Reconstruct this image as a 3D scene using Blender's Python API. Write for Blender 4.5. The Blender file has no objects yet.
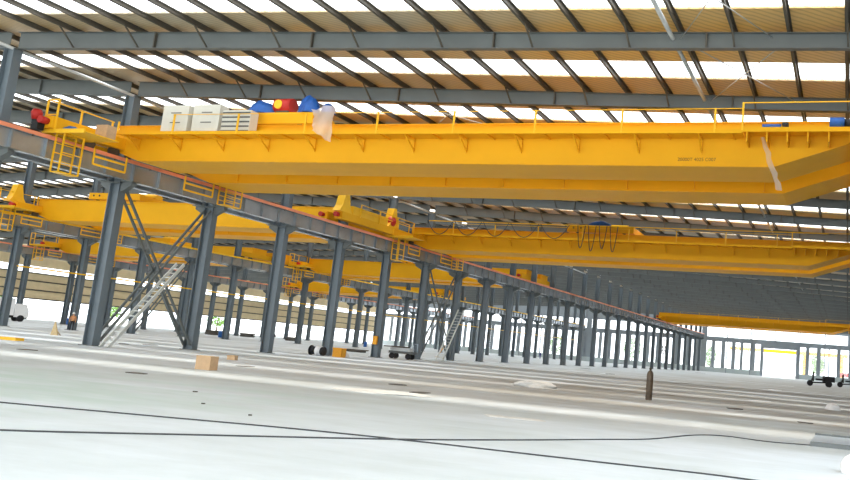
import bpy, math, random
from mathutils import Vector, Matrix
S = bpy.context.scene
C = S.collection
random.seed(7)

# ------------------------------------------------------------------ camera
FPX, PCX, PCY = 831.65, 590.57, 224.87          # focal length and principal point of the cropped photograph (850x480)
RX, RR, RZ, EYE = 0.1558, -0.0819, 0.3087, 1.7
def rot_cam():
    c, s = math.cos, math.sin
    A = Matrix(((c(RZ), s(RZ), 0), (-s(RZ), c(RZ), 0), (0, 0, 1)))
    B = Matrix(((1, 0, 0), (0, 0, -1), (0, 1, 0)))
    P = Matrix(((1, 0, 0), (0, c(RX), s(RX)), (0, -s(RX), c(RX))))
    Q = Matrix(((c(RR), s(RR), 0), (-s(RR), c(RR), 0), (0, 0, 1)))
    return Q @ P @ B @ A
rc = rot_cam()
right, down, fwd = Vector(rc[0]), Vector(rc[1]), Vector(rc[2])
cam_d = bpy.data.cameras.new('camera'); cam = bpy.data.objects.new('camera', cam_d); C.objects.link(cam)
m3 = Matrix((right, -down, -fwd)).transposed()
cam.matrix_world = Matrix.Translation((0, 0, EYE)) @ m3.to_4x4()
cam_d.sensor_fit = 'HORIZONTAL'; cam_d.sensor_width = 36.0; cam_d.lens = FPX * 36.0 / 850
cam_d.shift_x = (425 - PCX) / 850; cam_d.shift_y = (PCY - 240) / 850
cam_d.clip_end = 2000; cam_d.clip_start = 0.1
S.camera = cam

# ------------------------------------------------------------------ sky, sun, exposure
w = bpy.data.worlds.new('sky'); S.world = w; w.use_nodes = True
bg = w.node_tree.nodes['Background']
bg.inputs['Color'].default_value = (0.90, 0.95, 1.0, 1); bg.inputs['Strength'].default_value = 3.6
sd = bpy.data.lights.new('sun', 'SUN'); sd.energy = 4.5; sd.angle = math.radians(7.0); sd.color = (1.0, 0.95, 0.86)
sun = bpy.data.objects.new('sun', sd); C.objects.link(sun)
sun.rotation_euler = Vector((0.10, -0.16, -1.0)).to_track_quat('-Z', 'Y').to_euler()
S.view_settings.view_transform = 'Standard'; S.view_settings.look = 'None'
S.view_settings.exposure = 0.15; S.view_settings.gamma = 1.0; S.view_settings.use_curve_mapping = False
S.cycles.use_denoising = True
S.cycles.max_bounces = 7; S.cycles.diffuse_bounces = 4; S.cycles.glossy_bounces = 3; S.cycles.transparent_max_bounces = 12

# ------------------------------------------------------------------ materials
def srgb(r, g, b):
    f = lambda c: (c / 255 / 12.92) if c / 255 <= 0.04045 else ((c / 255 + 0.055) / 1.055) ** 2.4
    return (f(r), f(g), f(b), 1)
def mat(name, col, rough=0.6, metal=0.0, var=0.12, scale=1.5, bump=0.0, spec=0.4, col2=None):
    m = bpy.data.materials.new(name); m.use_nodes = True
    nt = m.node_tree; b = nt.nodes['Principled BSDF']
    b.inputs['Roughness'].default_value = rough; b.inputs['Metallic'].default_value = metal
    b.inputs['Specular IOR Level'].default_value = spec
    tc = nt.nodes.new('ShaderNodeTexCoord'); no = nt.nodes.new('ShaderNodeTexNoise')
    no.inputs['Scale'].default_value = scale; no.inputs['Detail'].default_value = 5; no.inputs['Roughness'].default_value = 0.6
    nt.links.new(tc.outputs['Object'], no.inputs['Vector'])
    rp = nt.nodes.new('ShaderNodeValToRGB')
    rp.color_ramp.elements[0].position = 0.3; rp.color_ramp.elements[1].position = 0.72
    c = srgb(*col)
    lo = srgb(*col2) if col2 else tuple(x * (1 - var) for x in c[:3]) + (1,)
    rp.color_ramp.elements[0].color = lo
    rp.color_ramp.elements[1].color = tuple(min(1, x * (1 + var * 0.6)) for x in c[:3]) + (1,)
    nt.links.new(no.outputs['Fac'], rp.inputs['Fac']); nt.links.new(rp.outputs['Color'], b.inputs['Base Color'])
    if bump:
        bp = nt.nodes.new('ShaderNodeBump'); bp.inputs['Strength'].default_value = bump
        nt.links.new(no.outputs['Fac'], bp.inputs['Height']); nt.links.new(bp.outputs['Normal'], b.inputs['Normal'])
    return m
M = {}
M['column'] = mat('column_paint', (100, 111, 118), 0.42, 0.0, 0.10, 0.7)
M['steel'] = mat('primer_grey_steel', (98, 103, 102), 0.5, 0.0, 0.10, 0.6)
M['dark'] = mat('dark_purlin_steel', (84, 78, 68), 0.55, 0.0, 0.15, 1.0)
M['beam'] = mat('runway_grey_paint', (166, 174, 180), 0.2, 0.45, 0.2, 0.5, spec=0.6)
M['galv'] = mat('galvanised_steel', (190, 192, 190), 0.35, 0.6, 0.10, 3)
M['yellow'] = mat('crane_yellow_paint', (238, 174, 26), 0.5, 0.0, 0.06, 0.35, spec=0.15)
M['yellow2'] = mat('rail_yellow_paint', (246, 190, 30), 0.45, 0.0, 0.06, 2)
M['orange'] = mat('orange_conductor', (238, 146, 108), 0.5, 0.0, 0.1, 2)
M['red'] = mat('red_paint', (190, 40, 32), 0.5, 0.0, 0.1, 3)
M['black'] = mat('black_rubber', (30, 30, 32), 0.6, 0.0, 0.2, 6)
M['cable'] = mat('cable_black', (58, 60, 62), 0.6, 0.0, 0.2, 6)
M['blue'] = mat('blue_tarp', (35, 92, 170), 0.5, 0.0, 0.25, 4, 0.4)
M['cab'] = mat('cabinet_grey', (214, 212, 200), 0.5, 0.0, 0.05, 2)
M['slot'] = mat('slot_dark', (95, 95, 92), 0.7, 0.0, 0.1, 4)
M['card'] = mat('cardboard', (192, 160, 124), 0.8, 0.0, 0.10, 6)
M['orangebox'] = mat('orange_crate', (238, 165, 40), 0.6, 0.0, 0.1, 6)
M['bluedrum'] = mat('blue_plastic', (40, 100, 175), 0.45, 0.0, 0.1, 4)
M['white'] = mat('white_plastic', (236, 236, 236), 0.5, 0.0, 0.05, 4)
M['rust'] = mat('brown_cylinder_paint', (88, 74, 58), 0.5, 0.1, 0.3, 5)
M['alu'] = mat('aluminium', (205, 208, 204), 0.4, 0.3, 0.08, 4)
M['dust'] = mat('cement_dust', (205, 203, 198), 0.9, 0.0, 0.12, 8, 0.5)
M['wood'] = mat('pale_wood', (196, 172, 130), 0.8, 0.0, 0.2, 8)
M['leaf'] = mat('foliage', (120, 160, 80), 0.7, 0.0, 0.4, 3)
M['trunk'] = mat('bark', (100, 84, 66), 0.9, 0.0, 0.3, 8)
M['metalgrey'] = mat('channel_steel', (176, 188, 198), 0.35, 0.4, 0.1, 3)
M['debris'] = mat('dark_debris', (92, 88, 82), 0.9, 0.0, 0.3, 9)
M['wallgrey'] = mat('end_wall_grey', (146, 154, 160), 0.6, 0.0, 0.06, 0.4)
M['sillwall'] = mat('sill_wall', (186, 196, 196), 0.7, 0.0, 0.06, 0.4)
M['signink'] = mat('sign_ink', (120, 76, 20), 0.6, 0.0, 0.1, 4)

def floor_mat():
    m = bpy.data.materials.new('dusty_concrete'); m.use_nodes = True
    nt = m.node_tree; b = nt.nodes['Principled BSDF']; b.inputs['Roughness'].default_value = 0.62
    b.inputs['Specular IOR Level'].default_value = 0.3
    tc = nt.nodes.new('ShaderNodeTexCoord')
    def noise(sc, det, ro, stretch=(1, 1, 1)):
        mp = nt.nodes.new('ShaderNodeMapping'); mp.inputs['Scale'].default_value = stretch
        n = nt.nodes.new('ShaderNodeTexNoise'); n.inputs['Scale'].default_value = sc
        n.inputs['Detail'].default_value = det; n.inputs['Roughness'].default_value = ro
        nt.links.new(tc.outputs['Object'], mp.inputs['Vector']); nt.links.new(mp.outputs['Vector'], n.inputs['Vector'])
        return n
    n1 = noise(0.13, 6, 0.6, (0.7, 1.6, 1)); n2 = noise(0.6, 8, 0.7, (0.6, 1.5, 1)); n3 = noise(9, 4, 0.6)
    r1 = nt.nodes.new('ShaderNodeValToRGB'); e = r1.color_ramp.elements
    e[0].position = 0.33; e[0].color = srgb(184, 193, 195); e[1].position = 0.68; e[1].color = srgb(212, 220, 228)
    nt.links.new(n1.outputs['Fac'], r1.inputs['Fac'])
    r2 = nt.nodes.new('ShaderNodeValToRGB'); e = r2.color_ramp.elements
    e[0].position = 0.30; e[0].color = (0.84, 0.84, 0.82, 1); e[1].position = 0.58; e[1].color = (1, 1, 1, 1)
    nt.links.new(n2.outputs['Fac'], r2.inputs['Fac'])
    mx = nt.nodes.new('ShaderNodeMixRGB'); mx.blend_type = 'MULTIPLY'; mx.inputs['Fac'].default_value = 0.8
    nt.links.new(r1.outputs['Color'], mx.inputs['Color1']); nt.links.new(r2.outputs['Color'], mx.inputs['Color2'])
    # brown dirt on the right of the hall, colour deepened to mute sun stripes
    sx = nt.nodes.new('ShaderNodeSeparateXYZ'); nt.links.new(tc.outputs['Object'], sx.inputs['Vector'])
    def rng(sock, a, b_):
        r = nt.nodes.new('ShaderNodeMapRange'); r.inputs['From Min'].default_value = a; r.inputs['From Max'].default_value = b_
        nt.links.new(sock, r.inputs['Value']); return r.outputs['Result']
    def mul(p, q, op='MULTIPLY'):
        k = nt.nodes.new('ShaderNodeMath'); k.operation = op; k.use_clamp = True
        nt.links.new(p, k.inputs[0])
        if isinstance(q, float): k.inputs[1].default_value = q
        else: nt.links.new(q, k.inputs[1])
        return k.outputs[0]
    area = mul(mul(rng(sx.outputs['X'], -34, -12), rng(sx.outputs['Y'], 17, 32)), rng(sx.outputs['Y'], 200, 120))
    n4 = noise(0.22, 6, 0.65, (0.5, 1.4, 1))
    dirt_and_dim = mul(area, rng(n4.outputs['Fac'], 0.28, 0.55))
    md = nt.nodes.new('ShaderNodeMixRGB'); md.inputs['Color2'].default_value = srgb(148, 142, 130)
    nt.links.new(mul(dirt_and_dim, 0.85), md.inputs['Fac']); nt.links.new(mx.outputs['Color'], md.inputs['Color1'])
    # thin greenish wash on the near slab
    n5 = noise(0.3, 5, 0.6, (0.5, 1.5, 1))
    wash = mul(mul(rng(sx.outputs['X'], -10, -15), rng(n5.outputs['Fac'], 0.4, 0.62)), rng(sx.outputs['Y'], 22, 18))
    mg = nt.nodes.new('ShaderNodeMixRGB'); mg.inputs['Color2'].default_value = srgb(172, 194, 186)
    nt.links.new(mul(wash, 0.7), mg.inputs['Fac']); nt.links.new(md.outputs['Color'], mg.inputs['Color1'])
    nt.links.new(mg.outputs['Color'], b.inputs['Base Color'])
    bp = nt.nodes.new('ShaderNodeBump'); bp.inputs['Strength'].default_value = 0.12
    nt.links.new(n3.outputs['Fac'], bp.inputs['Height']); nt.links.new(bp.outputs['Normal'], b.inputs['Normal'])
    return m
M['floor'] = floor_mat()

def foil_mat():
    # insulation foil held by diagonal wire mesh: tan with fine darker creases
    m = bpy.data.materials.new('roof_insulation_foil'); m.use_nodes = True
    nt = m.node_tree; b = nt.nodes['Principled BSDF']; b.inputs['Roughness'].default_value = 0.5
    b.inputs['Coat Weight'].default_value = 0.6; b.inputs['Coat Roughness'].default_value = 0.3
    tc = nt.nodes.new('ShaderNodeTexCoord')
    mp = nt.nodes.new('ShaderNodeMapping'); mp.inputs['Rotation'].default_value = (0, 0, 0.9)
    nt.links.new(tc.outputs['Object'], mp.inputs['Vector'])
    wv = nt.nodes.new('ShaderNodeTexWave'); wv.inputs['Scale'].default_value = 1.1; wv.inputs['Distortion'].default_value = 3.0
    wv.inputs['Detail'].default_value = 3
    nt.links.new(mp.outputs['Vector'], wv.inputs['Vector'])
    no = nt.nodes.new('ShaderNodeTexNoise'); no.inputs['Scale'].default_value = 0.06; no.inputs['Detail'].default_value = 4
    nt.links.new(tc.outputs['Object'], no.inputs['Vector'])
    rp = nt.nodes.new('ShaderNodeValToRGB'); e = rp.color_ramp.elements
    e[0].position = 0.35; e[0].color = srgb(186, 174, 150); e[1].position = 0.65; e[1].color = srgb(222, 180, 108)
    nt.links.new(no.outputs['Fac'], rp.inputs['Fac'])
    r2 = nt.nodes.new('ShaderNodeValToRGB'); e = r2.color_ramp.elements
    e[0].position = 0.0; e[0].color = (0.68, 0.66, 0.62, 1); e[1].position = 0.5; e[1].color = (1, 1, 1, 1)
    nt.links.new(wv.outputs['Fac'], r2.inputs['Fac'])
    mx = nt.nodes.new('ShaderNodeMixRGB'); mx.blend_type = 'MULTIPLY'; mx.inputs['Fac'].default_value = 0.9
    nt.links.new(rp.outputs['Color'], mx.inputs['Color1']); nt.links.new(r2.outputs['Color'], mx.inputs['Color2'])
    nt.links.new(mx.outputs['Color'], b.inputs['Base Color'])
    bp = nt.nodes.new('ShaderNodeBump'); bp.inputs['Strength'].default_value = 0.5
    nt.links.new(wv.outputs['Fac'], bp.inputs['Height']); nt.links.new(bp.outputs['Normal'], b.inputs['Normal'])
    return m
M['foil'] = foil_mat()

def clear_mat(name, col, trans, tint=(1, 1, 1, 1)):
    m = bpy.data.materials.new(name); m.use_nodes = True
    nt = m.node_tree; nt.nodes.remove(nt.nodes['Principled BSDF']); out = nt.nodes['Material Output']
    t = nt.nodes.new('ShaderNodeBsdfTransparent'); t.inputs['Color'].default_value = tint
    d = nt.nodes.new('ShaderNodeBsdfDiffuse'); d.inputs['Color'].default_value = col
    tl = nt.nodes.new('ShaderNodeBsdfTranslucent'); tl.inputs['Color'].default_value = col
    a = nt.nodes.new('ShaderNodeMixShader'); a.inputs['Fac'].default_value = 0.6
    nt.links.new(d.outputs[0], a.inputs[1]); nt.links.new(tl.outputs[0], a.inputs[2])
    x = nt.nodes.new('ShaderNodeMixShader'); x.inputs['Fac'].default_value = trans
    nt.links.new(a.outputs[0], x.inputs[1]); nt.links.new(t.outputs[0], x.inputs[2])
    nt.links.new(x.outputs[0], out.inputs['Surface'])
    return m
M['skylight'] = clear_mat('translucent_roof_panel', (0.92, 0.94, 0.95, 1), 0.82)
M['glass'] = clear_mat('dusty_window_glass', (0.85, 0.88, 0.9, 1), 0.85)
M['film'] = clear_mat('clear_plastic_film', (0.95, 0.93, 0.9, 1), 0.45)

def clad_mat():
    m = mat('tan_wall_cladding', (210, 190, 150), 0.7, 0.0, 0.1, 0.6)
    nt = m.node_tree; b = nt.nodes['Principled BSDF']
    tc = nt.nodes['Texture Coordinate']; wv = nt.nodes.new('ShaderNodeTexWave'); wv.bands_direction = 'Y'
    wv.inputs['Scale'].default_value = 1.2
    nt.links.new(tc.outputs['Object'], wv.inputs['Vector'])
    bp = nt.nodes.new('ShaderNodeBump'); bp.inputs['Strength'].default_value = 0.6
    nt.links.new(wv.outputs['Fac'], bp.inputs['Height']); nt.links.new(bp.outputs['Normal'], b.inputs['Normal'])
    return m
M['clad'] = clad_mat()

# ------------------------------------------------------------------ mesh helpers
class MB:
    def __init__(s): s.v = []; s.f = []; s.sm = []
    def hexa(s, P):
        n = len(s.v); s.v += [tuple(p) for p in P]
        for q in ((0, 3, 2, 1), (4, 5, 6, 7), (0, 1, 5, 4), (1, 2, 6, 5), (2, 3, 7, 6), (3, 0, 4, 7)):
            s.f.append(tuple(n + i for i in q)); s.sm.append(False)
        return s
    def box(s, x0, x1, y0, y1, z0, z1):
        return s.hexa([(x0, y0, z0), (x1, y0, z0), (x1, y1, z0), (x0, y1, z0), (x0, y0, z1), (x1, y0, z1), (x1, y1, z1), (x0, y1, z1)])
    def bar(s, p, q, a, b=None, up=(0, 0, 1)):
        p, q = Vector(p), Vector(q); b = b or a; d = (q - p).normalized()
        u = Vector(up)
        if abs(d.dot(u)) > 0.98: u = Vector((0, 1, 0))
        sx = d.cross(u).normalized(); sy = sx.cross(d).normalized()
        sx *= a / 2; sy *= b / 2
        return s.hexa([p - sx - sy, p + sx - sy, p + sx + sy, p - sx + sy, q - sx - sy, q + sx - sy, q + sx + sy, q - sx + sy])
    def prism(s, prof, axis, a, b):
        # prof: polygon of 2D points; axis 'y': (x,z) extruded in y ; 'x': (y,z) ; 'z': (x,y)
        n = len(s.v); k = len(prof)
        for t in (a, b):
            for (u, w_) in prof:
                s.v.append({'y': (u, t, w_), 'x': (t, u, w_), 'z': (u, w_, t)}[axis])
        s.f.append(tuple(range(n, n + k))); s.f.append(tuple(range(n + 2 * k - 1, n + k - 1, -1))); s.sm += [False, False]
        for i in range(k):
            j = (i + 1) % k; s.f.append((n + i, n + k + i, n + k + j, n + j)); s.sm.append(False)
        return s
    def tube(s, pts, r, n=8, cap=True):
        pts = [Vector(p) for p in pts]; base = len(s.v); prev = None
        for i, p in enumerate(pts):
            d = (pts[min(i + 1, len(pts) - 1)] - pts[max(i - 1, 0)]).normalized()
            u = prev if prev is not None else (Vector((0, 0, 1)) if abs(d.z) < 0.9 else Vector((1, 0, 0)))
            a = d.cross(u)
            if a.length < 1e-6: a = d.cross(Vector((0, 1, 0.3)))
            a.normalize(); b = a.cross(d).normalized(); prev = b
            rr = r[i] if isinstance(r, (list, tuple)) else r
            for k in range(n):
                t = 2 * math.pi * k / n; s.v.append(tuple(p + a * math.cos(t) * rr + b * math.sin(t) * rr))
        for i in range(len(pts) - 1):
            for k in range(n):
                j = (k + 1) % n; o = base + i * n
                s.f.append((o + k, o + j, o + n + j, o + n + k)); s.sm.append(True)
        if cap:
            s.f.append(tuple(base + k for k in range(n - 1, -1, -1))); s.sm.append(False)
            e = base + (len(pts) - 1) * n; s.f.append(tuple(e + k for k in range(n))); s.sm.append(False)
        return s
    def lathe(s, x, y, prof, n=16):
        return s.tube([(x, y, z) for r, z in prof], [max(r, 1e-4) for r, z in prof], n)
    def blob(s, c, rx, ry, rz, seed=0, amp=0.25, nu=14, nv=9, flat=False):
        rg = random.Random(seed); base = len(s.v)
        ph = [(rg.uniform(1, 4), rg.uniform(0, 6.3), rg.uniform(1, 3)) for _ in range(4)]
        for j in range(nv + 1):
            th = math.pi * j / nv * (0.5 if flat else 1)
            for i in range(nu):
                a = 2 * math.pi * i / nu
                k = 1 + amp * sum(math.sin(round(f) * a + p + g * th) for f, p, g in ph) / 3
                k += amp * rg.uniform(-0.3, 0.3)
                st = math.sin(th)
                s.v.append((c[0] + rx * k * st * math.cos(a), c[1] + ry * k * st * math.sin(a), c[2] + rz * (math.cos(th)) * (k if flat is False else 0.6 + 0.4 * k)))
        for j in range(nv):
            for i in range(nu):
                q = (i + 1) % nu; s.f.append((base + j * nu + i, base + (j + 1) * nu + i, base + (j + 1) * nu + q, base + j * nu + q)); s.sm.append(True)
        return s
    def mesh(s, name, m):
        me = bpy.data.meshes.new(name); me.from_pydata(s.v, [], s.f); me.polygons.foreach_set('use_smooth', s.sm)
        me.materials.append(M[m] if isinstance(m, str) else m)
        import bmesh
        bm = bmesh.new(); bm.from_mesh(me); bmesh.ops.recalc_face_normals(bm, faces=bm.faces); bm.to_mesh(me); bm.free()
        me.update(); return me
    def build(s, name, m, parent=None):
        o = bpy.data.objects.new(name, s.mesh(name, m)); C.objects.link(o)
        if parent is not None: o.parent = parent
        return o
def tag(o, label, cat, group=None, kind=None):
    if label: o['label'] = label
    if cat: o['category'] = cat
    if group: o['group'] = group
    if kind: o['kind'] = kind
    return o
def empty(name, label, cat, loc=(0, 0, 0), group=None, rz=0):
    o = bpy.data.objects.new(name, None); C.objects.link(o); o.location = loc; o.rotation_euler = (0, 0, rz); o.empty_display_size = 0.2
    return tag(o, label, cat, group)
def struct(o): o['kind'] = 'structure'; return o
def copy_tree(o, parent=None):
    c = o.copy(); C.objects.link(c)
    if parent is not None: c.parent = parent
    for ch in list(o.children): copy_tree(ch, c)
    return c
ORD = ['first', 'second', 'third', 'fourth', 'fifth', 'sixth', 'seventh', 'eighth', 'ninth', 'tenth', 'eleventh', 'twelfth', 'thirteenth',
       'fourteenth', 'fifteenth', 'sixteenth', 'seventeenth', 'eighteenth', 'nineteenth', 'twentieth', 'twenty-first', 'twenty-second',
       'twenty-third', 'twenty-fourth', 'twenty-fifth', 'twenty-sixth', 'twenty-seventh', 'twenty-eighth', 'twenty-ninth', 'thirtieth']

# ------------------------------------------------------------------ layout
G0, PITCH = 37.07, 7.5                      # column grid along the hall (Y)
XR = [0.6, -40.7, -76.5, -112.5, -148.5]    # column rows across the hall (X)
YEND = 247.0
gy = lambda k: G0 + PITCH * k
RIDGE = -76.5
def roof_z(x):                               # underside of the roof sheet
    return 15.70 - 0.0412 * (x + 40.7) if x >= RIDGE else 15.70 - 0.0412 * (RIDGE + 40.7) + 0.0412 * (x - RIDGE)

# ------------------------------------------------------------------ setting: floor, ground, roof, walls
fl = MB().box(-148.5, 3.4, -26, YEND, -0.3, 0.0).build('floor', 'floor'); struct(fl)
M['yard'] = mat('yard_concrete', (205, 205, 200), 0.9, 0.0, 0.1, 0.1)
g = MB().box(-420, 160, -120, 480, -0.6, -0.32).build('ground', 'yard'); struct(g)

KF, KL = -5, 27                               # roof bays (Y from gy(KF))
sky = lambda k: (3.6, 5.75) if k < 3 else (4.3, 6.3)
cl = MB(); edges = [3.4, -40.7, -76.5, -112.5, -148.9]
for a, b in zip(edges[:-1], edges[1:]):
    za, zb = roof_z(a), roof_z(b)
    def slab(y0, y1):
        cl.hexa([(b, y0, zb), (a, y0, za), (a, y1, za), (b, y1, zb), (b, y0, zb + .12), (a, y0, za + .12), (a, y1, za + .12), (b, y1, zb + .12)])
    y = gy(KF)
    for k in range(KF, KL + 1):
        if k >= -2:
            slab(y, gy(k) + sky(k)[0]); y = gy(k) + sky(k)[1]
    slab(y, YEND + 0.5)
struct(cl.build('ceiling', 'foil'))
n = 0
for a, b in zip(edges[:-1], edges[1:]):
    za, zb = roof_z(a) + 0.04, roof_z(b) + 0.04
    for k in range(-2, KL + 1):
        n += 1; y0, y1 = gy(k) + sky(k)[0], gy(k) + sky(k)[1]
        s = MB().hexa([(b, y0, zb), (a, y0, za), (a, y1, za), (b, y1, zb), (b, y0, zb + .02), (a, y0, za + .02), (a, y1, za + .02), (b, y1, zb + .02)])
        struct(s.build('window_%d' % n, 'skylight'))

# back (end) wall with tall windows, clerestory band and the big door opening
wins = []
bw = MB(); yb0, yb1 = YEND, YEND + 0.25
bays = [(-39.9, 3.4, 0), (-75.9, -41.5, 1), (-111.9, -77.3, 2), (-148.5, -113.3, 3)]
W1 = [(-39.9, -38.4), (-37.4, -35.5), (-34.4, -32.5), (-31.4, -30.0), (-29.2, -27.1), (-25.7, -24.2), (-13.2, -11.5), (-10.5, -8.5), (-7.4, -5.3), (-5.0, -3.0), (-2.0, 0.2)]
ZW0, ZW1, ZL, ZC0, ZC1 = 1.38, 9.0, 9.0, 10.3, 13.0
DOOR = (-23.3, -14.2)
bw.box(-148.5, 3.4, yb0, yb1, ZL, ZC0)
bw2 = MB()
def wall_strip(xs, x0, x1):
    e = x0
    for (a, b) in xs:
        if a > e: bw.box(e, a, yb0, yb1, ZW0, ZL)
        wins.append((a, b, ZW0, ZL)); e = b
    if x1 > e: bw.box(e, x1, yb0, yb1, ZW0, ZL)
wall_strip(W1[:6], -41.5, -24.1); bw.box(-24.1, DOOR[0], yb0, yb1, 0, ZL); bw.box(DOOR[0], DOOR[1], yb0, yb1, 8.0, ZL)
bw.box(DOOR[1], -13.2, yb0, yb1, 0, ZL); wall_strip(W1[6:], -13.2, 3.4)
bw2.box(-148.5, DOOR[0] - .8, yb0 - .05, yb1, 0, ZW0); bw2.box(DOOR[1] + 1, 3.4, yb0 - .05, yb1, 0, ZW0)
for (x0, x1, i) in bays[1:]:
    ws = []; x = x0 + 0.8
    while x + 2.0 < x1: ws.append((x, x + 2.0)); x += 3.0
    wall_strip(ws, x0 - 1.6, x1)
for (x0, x1, i) in bays:
    top = [(x0 - 1.6, ZC1), (x1, ZC1), (x1, roof_z(x1) - .02), (x0 - 1.6, roof_z(x0 - 1.6) - .02)]
    if x1 > 0: top = [(-41.5, ZC1), (3.4, ZC1), (3.4, roof_z(3.4) - .02), (-41.5, roof_z(-41.5) - .02)]
    bw.prism(top, 'y', yb0, yb1)
    wins.append((x0, x1, ZC0, ZC1))
    x = x0 + 6
    while x < x1:
        bw.box(x - .12, x + .12, yb0 - .2, yb1, 0 if not (DOOR[0] - .5 < x < DOOR[1] + .5) else ZL, ZC1); x += 6.9
for x in XR[:4]: bw.box(x - .8, x + .8, yb0, yb1, ZC0, ZC1)
wb = bw.build('wall_back', 'wallgrey'); struct(wb)
struct(bw2.build('trim_1', 'sillwall'))
for (a, b, z0, z1) in wins:
    n += 1; struct(MB().box(a, b, yb0 + .1, yb0 + .13, z0, z1).build('window_%d' % n, 'glass'))

struct(MB().box(3.4, 3.65, 20, YEND, 0, roof_z(3.4)).build('wall_right', 'wallgrey'))
# left outer wall: open below, tan cladding, clerestory band, upper cladding
XL = -148.5
lw = MB(); lw.box(XL - .3, XL, -20, YEND, 3.9, 8.7); lw.box(XL - .3, XL, -20, YEND, 10.0, 14.1)
struct(lw.build('wall_left', 'clad'))
lg = MB()
for z in (3.75, 5.4, 7.1, 8.6): lg.box(XL + 0.0, XL + .18, -20, YEND, z, z + .22)
struct(lg.build('trim_2', 'dark'))
n += 1; struct(MB().box(XL - .18, XL - .15, -20, YEND, 8.7, 10.0).build('window_%d' % n, 'glass'))

# ------------------------------------------------------------------ columns
def make_column(hx=0.36, hy=0.25):
    t = empty('steel_column', 'x', 'column', group='steel columns of the hall')
    MB().box(-hx, -hx + .05, -hy, hy, 0.04, 9.3).box(hx - .05, hx, -hy, hy, 0.04, 9.3).box(-hx + .05, hx - .05, -.06, .06, 0.04, 9.3).build('shaft', 'column', t)
    u = MB(); u.box(-.34, -.3, -.24, .24, 9.3, 14.4).box(.3, .34, -.24, .24, 9.3, 14.4).box(-.3, .3, -.05, .05, 9.3, 14.4)
    u.build('upper_shaft', 'column', t)
    p = MB().box(-hx - .14, hx + .14, -hy - .14, hy + .14, 0, .04).build('base_plate', 'steel', t)
    for sx in (-1, 1):
        b = MB().prism([(sx * hx, 8.8), (sx * 1.15, 9.22), (sx * 1.15, 9.42), (sx * hx, 9.42)], 'y', -.16, .16)
        b.box(min(sx * hx, sx * 1.3), max(sx * hx, sx * 1.3), -.32, .32, 9.42, 9.46)
        b.build('corbel', 'steel', t)
    k = MB()
    for z in (9.32,): k.box(-.46, .46, -.34, .34, z, z + .05)
    k.build('cap_plate', 'steel', t)
    return t
proto = make_column()
rows = [(1, -1, 27, 'of the nearest row'), (2, 1, 27, 'of the second row back'), (3, 5, 27, 'of the third row back')]
first = True; UP = {}
for r, k0, k1, nm in rows:
    for i, k in enumerate(range(k0, k1 + 1)):
        o = proto if first else copy_tree(proto); first = False
        o.location = (XR[r], gy(k), 0)
        for ch in o.children:
            if ch.name.startswith('upper_shaft'):
                if r not in UP:
                    top = roof_z(XR[r]) - 1.1; me = ch.data.copy(); UP[r] = me
                    for v in me.vertices:
                        if v.co.z > 10: v.co.z = top
                ch.data = UP[r]
        if r == 1 and k == -1: o['label'] = 'grey steel column of the nearest row, only its upper half in view at the photo edge'
        else: o['label'] = 'grey steel column %s, %s from the left' % (nm, ORD[i - (1 if r == 1 else 0)])
        o['group'] = 'steel columns ' + nm

# stretch: upper shafts reach the rafters (higher towards the ridge)
# ------------------------------------------------------------------ runway beams
def runway(x, side, k0, k1, label, cond='orange'):
    t = empty('runway_beam', label, 'runway beam', (x, gy(k0), 9.46))
    seg = MB(); L = PITCH
    seg.box(-.012, .012, 0.01, L - .01, 0.03, .97); seg.box(-.22, .22, 0.005, L - .005, 0, .03); seg.box(-.25, .25, 0.005, L - .005, .97, 1.0)
    for q in range(0, 5):
        y = 0.03 + q * (L - .06) / 4
        seg.box(-.2, .2, y - .014, y + .014, .03, .97)
    me = seg.mesh('beam_segment', 'beam')
    for i in range(k1 - k0):
        o = bpy.data.objects.new('beam_segment', me); C.objects.link(o); o.parent = t; o.location = (0, i * L, 0)
    LL = (k1 - k0) * L
    MB().box(-.05, .05, 0, LL, 1.0, 1.14).build('crane_rail', 'dark', t)
    cr = MB(); s = side
    cr.box(min(s * .27, s * .36), max(s * .27, s * .36), 0, LL, .98, 1.17)
    cr.build('conductor_rail', cond, t)
    br = MB(); y = 1.0
    while y < LL: br.box(min(s * .2, s * .3), max(s * .2, s * .3), y - .03, y + .03, .9, .98); y += 2.5
    br.build('conductor_bracket', 'dark', t)
    return t
runway(XR[1] + .85, 1, -2, 27, 'grey crane runway beam with orange conductor rail on near face of nearest column row')
runway(XR[1] - .85, -1, -2, 27, 'grey crane runway beam on far side of nearest column row')
runway(XR[2] + .85, 1, 1, 27, 'grey crane runway beam with conductor rail on near side of second column row', 'yellow2')
runway(XR[2] - .85, -1, 1, 27, 'grey crane runway beam on far side of second column row')
runway(XR[3] + .85, 1, 4, 27, 'grey crane runway beam on near side of third column row')
runway(XR[3] - .85, -1, 4, 27, 'grey crane runway beam on far side of third column row')

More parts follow.
